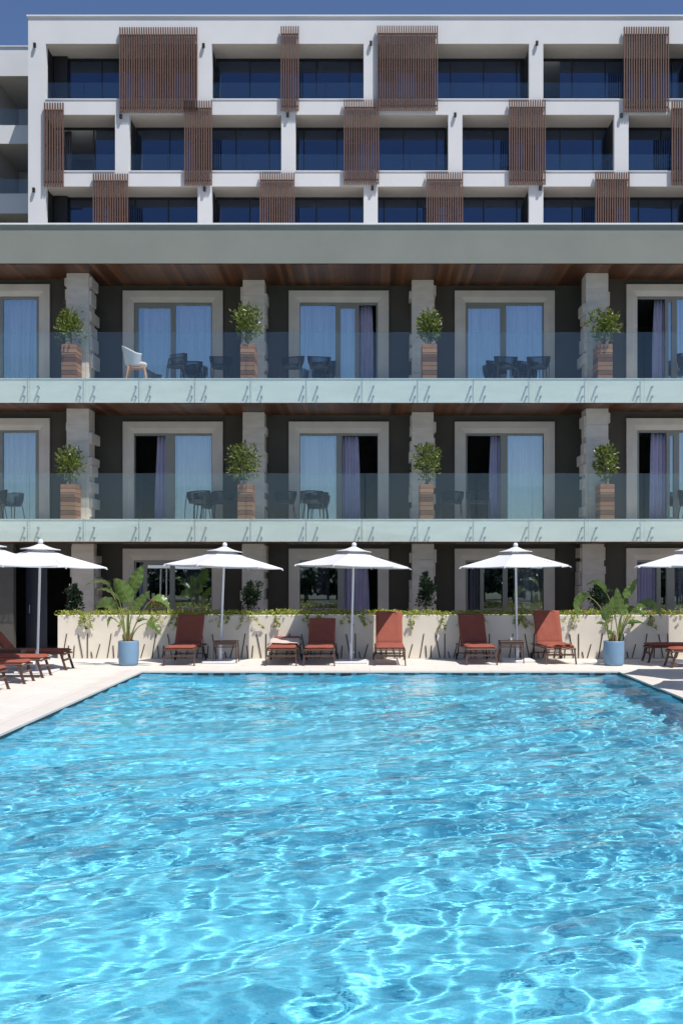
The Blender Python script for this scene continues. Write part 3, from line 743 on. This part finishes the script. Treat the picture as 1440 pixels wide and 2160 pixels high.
def bez(p0, p1, p2, n=14):
    return [p0*(1-u)**2+p1*2*u*(1-u)+p2*u*u for u in [i/n for i in range(n+1)]]
def banana(label, X0, Y0, conv, specs, pot_lab, seed):
    rng = random.Random(seed); K = F/Y0
    pot = thing('blue_pot', pot_lab, 'plant pot', (X0, Y0, 0), 0, 'blue pots by the pool')
    q = MB(); q.lathe([(0,.0),(.17,0),(.192,.02),(.205,.07),(.215,.2),(.217,.5),(.212,.52),(.195,.52),(.19,.505),(.188,.44),(0,.44)], 48); q.build('pot_body', M['bluepot'], pot)
    q = MB(); q.lathe([(0,.462),(.1,.468),(.187,.46)], 24); q.build('soil', M['soil'], pot)
    t = thing('banana_plant', label, 'plant', (X0, Y0, .45), 0, 'big leaved plants in blue pots')
    def P(p, dy): 
        w_ = W(conv(p)[0], conv(p)[1], Y0); s_ = (Y0+dy)/Y0
        return Vector((w_.x*s_-X0, dy, 2+(w_.z-2)*s_-.45))
    for base, ctl, a, mid, b_, wd, dy, flat in specs:
        p0 = P(base, rng.uniform(-.03,.03)); p0.z = .0; pa_ = P(a, dy*.6); pc = P(ctl, dy*.25)
        st = MB(); bz = bez(p0, pc, pa_, 10); st.tube(bz, [.017-.010*i/10 for i in range(11)], 7); st.build('stalk', M['petiole'], t)
        pm_, pt = P(mid, dy*.8), P(b_, dy)
        pts_ = bez(pa_, pm_*2-(pa_+pt)*.5, pt, 30)
        ax = (pt-pa_).normalized(); view = Vector((0,1,0))
        side = ax.cross(view).normalized(); side = (side*flat+Vector((0,1,0))*(1-flat)+Vector((0,0,.25))).normalized()
        lb = MB(); blade(lb, pts_, wd/K, side, .18, rng.choice([2,4,8]), rng)
        o = lb.build('leaf', M['leaf'], t)
        mr_ = MB(); mr_.tube([p+Vector((0,-.001,0)) for p in pts_], [.006-.0045*i/30 for i in range(31)], 5); mr_.build('midrib', M['petiole'], o)
    sh = MB()
    for k in range(5):
        a = k*1.3; sh.tube([(.05*math.cos(a),.05*math.sin(a),-.02),(.04*math.cos(a),.04*math.sin(a),.12),(.05*math.cos(a+.4),.05*math.sin(a+.4),.22+.05*rng.random())],[.024,.02,.004],6)
    sh.build('sheath', M['stalkbase'], t)
c1 = lambda p: (p[0]/4, 1120+p[1]/4)
c5 = lambda p: (1150+p[0]/4.966, 1120+p[1]/4.966)
LS = [ # base, stalk control, blade start, blade middle, tip, width px, depth, flat-to-camera
 ((1085,930),(1085,700),(1095,525),(1150,400),(1205,292),32,.05,.8),
 ((1080,930),(1060,740),(1092,605),(1030,490),(962,402),38,-.08,1),
 ((1065,930),(1030,650),(935,478),(850,425),(722,462),17,.10,.5),
 ((1070,930),(1040,690),(925,480),(905,440),(868,450),15,.2,.7),
 ((1065,930),(1050,720),(1005,580),(900,500),(800,508),18,-.2,.5),
 ((1060,930),(1040,740),(968,665),(890,610),(815,660),32,-.28,.7),
 ((1090,930),(1090,800),(1115,675),(1185,590),(1266,505),21,-.15,.9),
 ((1095,930),(1150,700),(1285,578),(1370,570),(1437,672),19,-.1,.5),
 ((1100,930),(1130,800),(1240,775),(1300,790),(1360,885),18,-.3,.6),
 ((1060,930),(1060,790),(995,770),(930,740),(915,822),12,-.25,.5),
 ((1095,930),(1110,830),(1165,765),(1205,740),(1248,750),8,.1,.6),
 ((1075,930),(1080,700),(1085,560),(1100,470),(1120,400),20,.25,.6)]
banana('big leaved banana plant with upright leaves in the blue pot near the dark doorway', X(271.5,23.55), 23.55, c1, LS, 'pale blue cylindrical pot on the deck at the dark doorway end of the pool', 4)
RS = [
 ((765,1145),(740,820),(630,640),(540,540),(410,578),16,.1,.6),
 ((670,1145),(640,800),(478,705),(350,720),(335,920),22,-.1,.85),
 ((670,1145),(650,1020),(640,935),(625,850),(655,752),17,-.15,1),
 ((765,1145),(770,1000),(790,870),(760,720),(742,592),21,-.05,1),
 ((770,1145),(790,850),(822,690),(890,600),(965,495),19,.1,.8),
 ((765,1145),(790,980),(840,860),(890,810),(935,800),14,.2,.7),
 ((775,1145),(830,900),(958,800),(1110,760),(1212,910),22,-.1,.6),
 ((775,1145),(800,920),(905,838),(980,830),(1038,905),14,-.3,.7),
 ((775,1145),(800,980),(862,965),(940,950),(1028,966),8,-.3,.8),
 ((675,1145),(640,1010),(608,975),(570,960),(528,972),7,-.2,.8),
 ((765,1145),(745,1000),(790,880),(830,770),(845,680),17,.15,.8),
 ((675,1145),(690,960),(700,880),(690,780),(705,680),14,.2,.8),
 ((680,1145),(700,1100),(690,1070),(665,1060),(640,1085),9,-.2,.8),
 ((680,1145),(700,1080),(700,1060),(715,1050),(712,1085),8,-.2,.8)]
banana('sparse banana plant with drooping outer leaves in the blue pot beside the sunlit lounger', X(1293.7,23.55), 23.55, c5, RS, 'blue cylindrical pot on the deck by the far pool corner beside the sunlit lounger', 8)

# ------------------------------------------------------------------ umbrellas
def umbrella(px, Y0, rot, tilt, label, strap=False, R=1.27, plate=True):
    t = thing('parasol', label, 'umbrella', (X(px,Y0), Y0, 0), 0, 'white parasols round the pool')
    zr, zc = 2.10, 2.46
    Rm = Matrix.Rotation(tilt[0], 3, 'Y') @ Matrix.Rotation(tilt[1], 3, 'X')
    top = Vector((0,0,zc))
    def T(p): return Rm @ (Vector(p)-Vector((0,0,.0)))
    def canopy_part(r0, r1, z0_, z1_, sag, drop, name, thick):
        m_ = MB(); v = []; f = []; NR, NT = 8, 6
        for s_ in range(6):
            a0, a1 = rot+s_*PI/3, rot+(s_+1)*PI/3
            for i in range(NR+1):
                u = i/NR; r = r0+(r1-r0)*u
                for j in range(NT+1):
                    q = j/NT; ca = Vector((math.cos(a0),math.sin(a0),0)).lerp(Vector((math.cos(a1),math.sin(a1),0)), q)
                    bow = 4*q*(1-q)
                    rr = r*(1-.035*bow*u)
                    z = z0_+(z1_-z0_)*u - .02*math.sin(u*PI) + sag*bow*u*(1-.55*u)
                    v.append(T((ca.x*rr, ca.y*rr, z)))
        for s_ in range(6):
            o_ = s_*(NR+1)*(NT+1)
            for i in range(NR):
                for j in range(NT):
                    k = o_+i*(NT+1)+j; f.append((k, k+NT+1, k+NT+2, k+1))
            if drop:
                n0_ = len(v)
                for j in range(NT+1): v.append(v[o_+NR*(NT+1)+j]+Vector((0,0,-drop)))
                for j in range(NT): f.append((o_+NR*(NT+1)+j, n0_+j, n0_+j+1, o_+NR*(NT+1)+j+1))
        m_.add(v, f, False); ob = m_.build(name, M['canopy'], t); return ob
    canopy_part(.24, R, zc-.06, zr, -.035, .018, 'canopy', .003)
    canopy_part(.02, .39, zc+.085, zc-.03, .0, .014, 'vent_cap', .003)
    q = MB(); q.lathe([(0,.165),(.035,.155),(.052,.122),(.05,.09),(.03,.07),(.03,.0)], 20, (0,0,zc)); q.v = [tuple(T(p)) for p in q.v]; q.build('finial', M['polewhite'], t)
    q = MB(); q.tube([(0,0,.04), T((0,0,1.2)), T((0,0,zc))], .024, 14); q.build('pole', M['polewhite'], t)
    q = MB(); q.lathe([(.03,2.13),(.045,2.14),(.045,2.2),(.03,2.21)], 16); q.v = [tuple(T(p)) for p in q.v]; q.build('runner', M['polewhite'], t)
    for s_ in range(6):
        a = rot+s_*PI/3; c_, sn = math.cos(a), math.sin(a)
        q = MB(); q.tube([T((.03*c_,.03*sn,zc-.035)), T(((R+.02)*c_,(R+.02)*sn,zr-.012))], .011, 6); rb = q.build('rib', M['polewhite'], t)
        q = MB(); q.tube([T((.05*c_,.05*sn,2.17)), T((R*.5*c_,R*.5*sn,zc-(zc-zr)*.5-.03))], .008, 6); q.build('strut', M['polewhite'], rb)
        q = MB(); q.tube([T(((R-.02)*c_,(R-.02)*sn,zr-.01)), T(((R+.035)*c_,(R+.035)*sn,zr-.04))], [.014,.01], 6); q.build('rib_tip', M['polewhite'], rb)
    if plate:
        q = MB(); q.bbox(-.35,.35,-.35,.35,.006,.04,.006); q.build('base_plate', M['polewhite'], t)
        q = MB(); q.lathe([(.035,.04),(.035,.42),(.03,.43),(.026,.43)], 16); q.tube([(.03,0,.22),(.075,0,.22)], .012, 8); q.build('pole_sleeve', M['polewhite'], t)
    if strap:
        q = MB(); a = rot
        def S2(u, off): 
            r = R*u; return T((r*math.cos(a+off), r*math.sin(a+off), zc-(zc-zr)*u+.012))
        q.tube([S2(.45,-.12), S2(.7,-.06), S2(.95,-.03), S2(1.03,-.02)+Vector((0,0,-.03)), S2(1.03,-.02)+Vector((.01,0,-.13))], .008, 5)
        q.build('tie_strap', M['rope'], t)
    return t
h0 = R_(12)
umbrella(465, 24.35, h0, (R_(2.0),R_(-1)), 'white parasol between the fully shaded rust lounger and the flat one with a towel')
umbrella(740, 24.35, h0, (R_(1.5),R_(-1)), 'white parasol with loose dark strap between the crumpled lounger and the tall upright lounger', True)
umbrella(1090, 24.7, h0, (R_(-.8),R_(0)), 'white parasol with slanting pole beside the table that carries a small cube', True)
umbrella(79, 22.0, R_(8), (R_(1.5),R_(0)), 'white parasol rising beside the loungers in front of the dark doorway')
umbrella(-32, 19.6, R_(2), (R_(0),R_(0)), 'white parasol cut by the left edge of the picture, nearest the pool side loungers')
umbrella(1455, 23.9, R_(20), (R_(0),R_(0)), 'white parasol at the right edge of the picture in front of the last doorway')
umbrella(1556, 20.9, R_(2), (R_(0),R_(0)), 'white parasol partly in view beyond the right edge, before its neighbour')
umbrella(1643, 18.5, R_(2), (R_(0),R_(0)), 'white parasol hidden beyond the right edge, its shade lying on the deck')

# ------------------------------------------------------------------ loungers
def cushion(mb, P0, ux, uy, un, wd, ln, th, rng, crumple=.0):
    """soft pad: P0 = corner centre start, ux across, uy along, un up"""
    NX, NY = 14, 16; v = []; f = []
    sd = rng.random()*50
    def pt(i, j, topside):
        u, q = i/NX, j/NY; eu = min(u,1-u)*wd; eq = min(q,1-q)*ln; rr = .028
        e = 1-(max(0,1-eu/rr)**2+0)/1; e2 = 1-max(0,1-eq/rr)**2; k = min(e, e2)
        k = max(.0, k)**.5
        z = th*.5+(th*.5*k if topside else -th*.5*k)
        if topside: 
            z += .006*noise.noise(Vector((u*4+sd, q*5, 0)))+crumple*abs(noise.noise(Vector((u*5+sd+2*q, q*7-3*u, 2))))
        return P0+ux*(u-.5)*wd+uy*q*ln+un*z
    for s_ in (0,1):
        for j in range(NY+1):
            for i in range(NX+1): v.append(pt(i,j,s_ == 0))
    o_ = (NX+1)*(NY+1)
    for j in range(NY):
        for i in range(NX):
            k = j*(NX+1)+i; f.append((k,k+1,k+NX+2,k+NX+1)); f.append((o_+k,o_+k+NX+1,o_+k+NX+2,o_+k+1))
    mb.add(v, f, True)
def lounger(loc, rz, ang, label, group, seed=1, crumple=0, back=True, wd=.60):
    """local -Y... foot end at y=0, head towards +Y"""
    rng = random.Random(seed); t = thing('sun_lounger', label, 'sun lounger', loc, rz, group)
    h = .335; hw = wd/2+.01; SL_ = 1.18; ex, ey, ez = Vector((1,0,0)), Vector((0,1,0)), Vector((0,0,1))
    q = MB()
    for s_ in (-1,1): q.tube([(s_*hw,.01,h-.02),(s_*hw,.05,h),(s_*hw,1.85,h)], .017, 8)
    q.tube([(-hw,.02,h-.005),(hw,.02,h-.005)], .017, 8); q.tube([(-hw,1.84,h),(hw,1.84,h)], .015, 8); q.tube([(-hw,SL_,h),(hw,SL_,h)], .013, 8)
    q.build('frame', M['frame'], t)
    for s_ in (-1,1):
        q = MB(); q.bar((s_*hw,.10,h-.01),(s_*(hw+.012),.0,.012), .026, .046); q.bar((s_*(hw+.012),-.004,0),(s_*(hw+.012),-.004,.013), .034, .06); q.build('leg', M['frame'], t)
        q = MB(); q.bar((s_*hw,1.38,h-.01),(s_*(hw+.012),1.52,.075), .026, .044); lg = q.build('leg', M['frame'], t)
        q = MB(); v_ = []; 
        xw = s_*(hw+.035); q.tube([(xw-.014,1.52,.075),(xw+.014,1.52,.075)], .072, 20, smooth=False); q.build('wheel', M['tyre'], t)
    q = MB(); q.box(-hw+.013,hw-.013,.035,.055,.182,.222); q.build('crossbar', M['frame'], t)
    q = MB(); q.tube([(-hw,1.48,.15),(hw,1.48,.15)], .011, 8); q.build('crossbar', M['frame'], t)
    q = MB(); cushion(q, Vector((0,.0,h+.012)), ex, ey, ez, wd, SL_, .07, rng, crumple*.4); q.build('seat_cushion', M['cushion'], t)
    ca, sa = math.cos(ang), math.sin(ang); uy = Vector((0,ca,sa)); un = Vector((0,-sa,ca))
    q = MB(); cushion(q, Vector((0,SL_+.01,h+.018)), ex, uy, un, wd-.01, .82, .065, rng, crumple); q.build('back_cushion', M['cushion'], t)
    q = MB(); B0 = Vector((0,SL_+.01,h+.004))
    for s_ in (-1,1): q.tube([B0+ex*s_*(hw-.03), B0+ex*s_*(hw-.03)+uy*.8], .013, 8)
    q.tube([B0-ex*(hw-.03)+uy*.8, B0+ex*(hw-.03)+uy*.8], .013, 8)
    if ang > .2:
        for s_ in (-1,1): q.tube([B0+ex*s_*(hw-.06)+uy*.5, Vector((s_*(hw-.06), min(1.8,SL_+.62), h-.02))], .009, 6)
    q.build('backrest_frame', M['frame'], t); return t
GA = 'rust loungers along the cream wall'; GB = 'rust loungers beside the pool, by the doorway'; GC = 'rust loungers beside the pool, far side'
lounger((-4.015,23.44,0), 0, R_(52), 'rust lounger with fully shaded raised back, beside the blue pot and bronze side table', GA, 1)
lounger((-1.87,23.44,0), 0, R_(7), 'flat rust lounger with a beige towel lying on its head end', GA, 2)
lounger((-1.07,23.44,0), 0, R_(42), 'rust lounger with wrinkled low backrest, next to the one with the towel', GA, 3, .022)
lounger((.424,23.48,0), 0, R_(62), 'rust lounger with tall sunlit backrest, standing alone before the third pillar', GA, 4, .006)
lounger((2.37,23.62,0), R_(3), R_(53), 'rust lounger with shaded backrest lit at one corner, beside the table with the cube', GA, 5, .004)
lounger((4.08,23.80,0), R_(3), R_(63), 'rust lounger with tall sunlit backrest shaded at one top corner, beside the sparse plant', GA, 6, .005)
for k, (yy, an) in enumerate([(22.65,48),(21.05,40),(19.95,52),(18.55,50),(17.2,50)]):
    lb = ['first rust lounger of the row before the dark doorway, closest to the cream wall', 'second rust lounger of the doorway row, in front of the parasol pole', 'third rust lounger of the doorway row, beside the pool edge', 'fourth rust lounger of the doorway row, only its foot end showing', 'fifth rust lounger of the doorway row, outside the picture'][k]
    lounger((-6.10, yy, 0), R_(90), R_(an), lb, GB, 20+k, .004, wd=.5)
for k, (yy, xx) in enumerate([(24.5,6.05),(23.2,6.2),(21.4,6.2)]):
    lb = ['rust lounger at the far right with its foot end beside the cream wall', 'rust lounger at the far right in front of its neighbour by the wall', 'rust lounger beyond the right edge of the picture'][k]
    lounger((xx, yy, 0), R_(-90), R_(50), lb, GC, 30+k, .004, wd=.5)
# towel on the flat lounger
q = MB(); v = []; n1, n2 = 18, 20
for j in range(n2+1):
    for i in range(n1+1):
        u, s_ = i/n1-.5, j/n2; xx = u*.70
        yy = .50+s_*.62-.10*math.sin(u*5+1)*(1-s_)
        z = .445 + (.0 if yy < .98 else (yy-.98)*.2) + .014*abs(noise.noise(Vector((xx*9,yy*7,3)))) + .008
        if abs(u) > .44: z -= .07*(abs(u)-.44)/.06
        if s_ > .55: z += .03*(s_-.55)+.02
        v.append((xx, yy, z))
q.add(v, [(j*(n1+1)+i, j*(n1+1)+i+1, (j+1)*(n1+1)+i+1, (j+1)*(n1+1)+i) for j in range(n2) for i in range(n1)], True)
o = q.build('beach_towel', M['towel'], None, (-1.87,23.44,0)); o.modifiers.new('thickness','SOLIDIFY').thickness = .012
tag(o, 'beige striped towel draped over the flat rust lounger', 'towel')

# side tables
tb0 = None
for k, (px, yy, lb) in enumerate([(477,24.3,'small bronze side table behind the first parasol pole, beside the shaded lounger'),(1077,24.3,'small bronze side table with a grey cube on it, beside the leaning parasol pole'),(25,21.8,'small dark side table between the two loungers before the doorway')]):
    loc = (X(px,yy), yy, 0)
    if tb0 is None:
        tb0 = thing('side_table', lb, 'table', loc); q = MB(); q.bbox(-.26,.26,-.22,.22,.455,.475,.004)
        for i in range(9): pass
        q.build('table_top', M['frame'], tb0)
        q = MB(); q.box(-.25,.25,-.21,-.19,.40,.4545); q.box(-.25,.25,.19,.21,.40,.4545); q.box(-.25,-.23,-.189,.189,.40,.4545); q.box(.23,.25,-.189,.189,.40,.4545)
        q.build('apron', M['frame'], tb0)
        q = MB()
        for yy_ in (-.2,.2): q.box(-.238,.238,yy_-.008,yy_+.008,.34,.356)
        q.build('stretcher', M['frame'], tb0)
        for sx in (-1,1):
            for sy in (-1,1):
                q = MB(); q.tube([(sx*.24,sy*.2,.40),(sx*.25,sy*.21,0)], .012, 8); q.build('leg', M['frame'], tb0)
        o = tb0
    else: o = copy_tree(tb0); o.location = loc
    tag(o, lb, 'table', 'small side tables by the loungers')
cube = thing('candle_holder', 'small grey cube shaped candle holder on the bronze side table', 'candle holder', (X(1077,24.2), 24.2, .4755))
q = MB(); q.bbox(-.04,.04,-.04,.04,0,.082,.004); q.build('holder_body', M['alu'], cube)
q = MB(); q.tube([(0,-.0405,.045),(0,-.0425,.045)], .018, 16); q.build('round_opening', M['whitecap'], cube)

# ------------------------------------------------------------------ balcony chairs
def rope_chair():
    t = thing('rope_chair', 'x', 'chair', (0,0,0)); h = .43
    # local: front at -Y, back +Y
    def rail(a, hz, r): return Vector((r*1.0*math.sin(a), .06-r*.92*math.cos(a+PI), hz))
    A = [R_(-128)+R_(256)*i/24 for i in range(25)]
    rp = [Vector((.285*math.sin(a), .26*math.cos(a), .74-.10*(1-math.cos(a))*.5)) for a in A]
    sp = [Vector((.215*math.sin(a), .215*math.cos(a), h+.0)) for a in A]
    q = MB(); q.tube(rp, .012, 8); q.build('arm_rail', M['rope'], t)
    q = MB()
    for i in range(1, 24):
        for dd in (0, .5):
            j = min(24, i+dd); p1 = rp[i].lerp(rp[min(24,i+1)], dd); p2 = sp[i].lerp(sp[min(24,i+1)], dd)
            md = (p1+p2)*.5; md = md+Vector((md.x,md.y,0))*.08
            q.tube([p1, md, p2], .009, 5, False)
    q.build('rope_weave', M['rope'], t)
    q = MB(); q.lathe([(0,h-.02),(.225,h-.02),(.235,h),(.225,h+.012),(0,h+.012)], 24); q.build('seat', M['rope'], t)
    q = MB(); q.lathe([(0,h+.013),(.19,h+.013),(.205,h+.035),(.19,h+.06),(.1,h+.07),(0,h+.07)], 24); q.build('seat_cushion', M['ropecush'], t)
    for sx in (-1,1):
        for sy in (-1,1):
            q = MB(); top_ = Vector((sx*.18, sy*.15, h-.015))
            if sy < 0: q.tube([rp[0 if sx < 0 else 24], (sx*.25,-.20,h), (sx*.26,-.23,0)], .011, 7)
            else: q.tube([top_, (sx*.225,.22,0)], .011, 7)
            q.build('leg', M['rope'], t)
    return t
CH = [ # level, px, Y, rotation, label
 (2,372,27.2,R_(-75),'dark rope chair facing the pale armchair'),(2,403,27.9,R_(10),'dark rope chair half hidden behind the sideways chair'),(2,467,27.3,R_(8),'dark rope chair beside the second wooden planter, left of it'),
 (2,617,27.3,R_(-15),'dark rope chair with its neighbour, nearer the second pillar'),(2,673,27.3,R_(12),'dark rope chair with its neighbour, nearer the third doorway middle'),(2,684,27.95,R_(-20),'dark rope chair mostly hidden behind another by the third doorway'),
 (2,1066,27.3,R_(8),'dark rope chair of the fourth doorway pair, nearer its mullion'),(2,1135,27.3,R_(-8),'dark rope chair of the fourth doorway pair, nearer the fourth pillar'),
 (2,1048,27.95,R_(30),'dark rope chair behind the fourth doorway pair, nearer the third pillar'),(2,1110,27.95,R_(25),'dark rope chair behind and between the fourth doorway pair'),
 (2,1450,27.2,R_(70),'dark rope chair cut by the picture edge'),
 (1,419,27.2,R_(-18),'dark rope chair before the second doorway pane'),(1,472,27.4,R_(14),'dark rope chair close to the second wooden planter, door side'),(1,432,27.9,R_(5),'dark rope chair hidden behind the two at the second doorway'),
 (1,601,27.4,R_(-8),'dark rope chair in the shade between second pillar and third doorway'),(1,658,27.2,R_(6),'dark rope chair against the third doorway pane'),(1,668,27.8,R_(-14),'dark rope chair tucked behind the one at the third doorway pane'),
 (1,953,27.4,R_(-10),'dark rope chair between third pillar and fourth doorway'),(1,1007,27.4,R_(8),'dark rope chair in front of the open fourth doorway'),
 (1,1452,27.2,R_(60),'dark rope chair cut by the picture edge'),(1,-8,27.1,R_(-60),'dark rope chair at the first doorway edge'),
]
ch0 = None
for L, px, yy, rz, lb in CH:
    o = rope_chair() if ch0 is None else copy_tree(ch0)
    if ch0 is None: ch0 = o
    o.location = (X(px,yy), yy, FL[L]+.012); o.rotation_euler = (0,0,rz)
    tag(o, lb+f' on the {LEVELN[L]}', 'chair', 'dark rope chairs on the balconies')
# pale armchair with wooden legs
ac = thing('armchair', 'light grey upholstered armchair with wooden legs on the upper balcony', 'armchair', (X(289,26.9), 26.9, FL[2]+.012), R_(97))
def shell(mb):
    n, m_ = 26, 8; v = []; th = .035
    for lay in (0,1):
        for i in range(n+1):
            a = R_(-125)+R_(250)*i/n; back = (math.cos(a)+1)/2; hh = .25+.21*max(0,(back-.4)/.6)**1.1
            for j in range(m_+1):
                u = j/m_; r = .235+.055*u*(1+back*.8)-(th if lay else 0)
                rr = r*(1-.0*u); v.append((rr*1.05*math.sin(a), rr*math.cos(a)+.03, .40+hh*u-.02*(lay)*(u == 1)))
    f = []; o_ = (n+1)*(m_+1)
    for i in range(n):
        for j in range(m_):
            k = i*(m_+1)+j; f.append((k,k+m_+1,k+m_+2,k+1)); f.append((o_+k,o_+k+1,o_+k+m_+2,o_+k+m_+1))
        k = i*(m_+1)+m_; f.append((k,k+m_+1,o_+k+m_+1,o_+k))
    for i in (0, n):
        for j in range(m_):
            k = i*(m_+1)+j; f.append((k,k+1,o_+k+1,o_+k))
    mb.add(v, f, True)
q = MB(); shell(q); q.build('backrest', M['greyfab'], ac)
q = MB(); q.lathe([(0,.37),(.22,.37),(.245,.40),(.245,.44),(.22,.47),(0,.48)], 28); q.build('seat', M['greyfab'], ac)
q = MB(); q.box(-.2,.2,-.2,-.17,.33,.37); q.box(-.2,.2,.17,.2,.33,.37); q.box(-.2,-.17,-.169,.169,.33,.37); q.box(.17,.2,-.169,.169,.33,.37); q.build('seat_rail', M['beech'], ac)
for sx in (-1,1):
    for sy in (-1,1):
        q = MB(); q.tube([(sx*.18,sy*.18,.36),(sx*.23,sy*.24,0)], [.024,.013], 8); q.build('leg', M['beech'], ac)
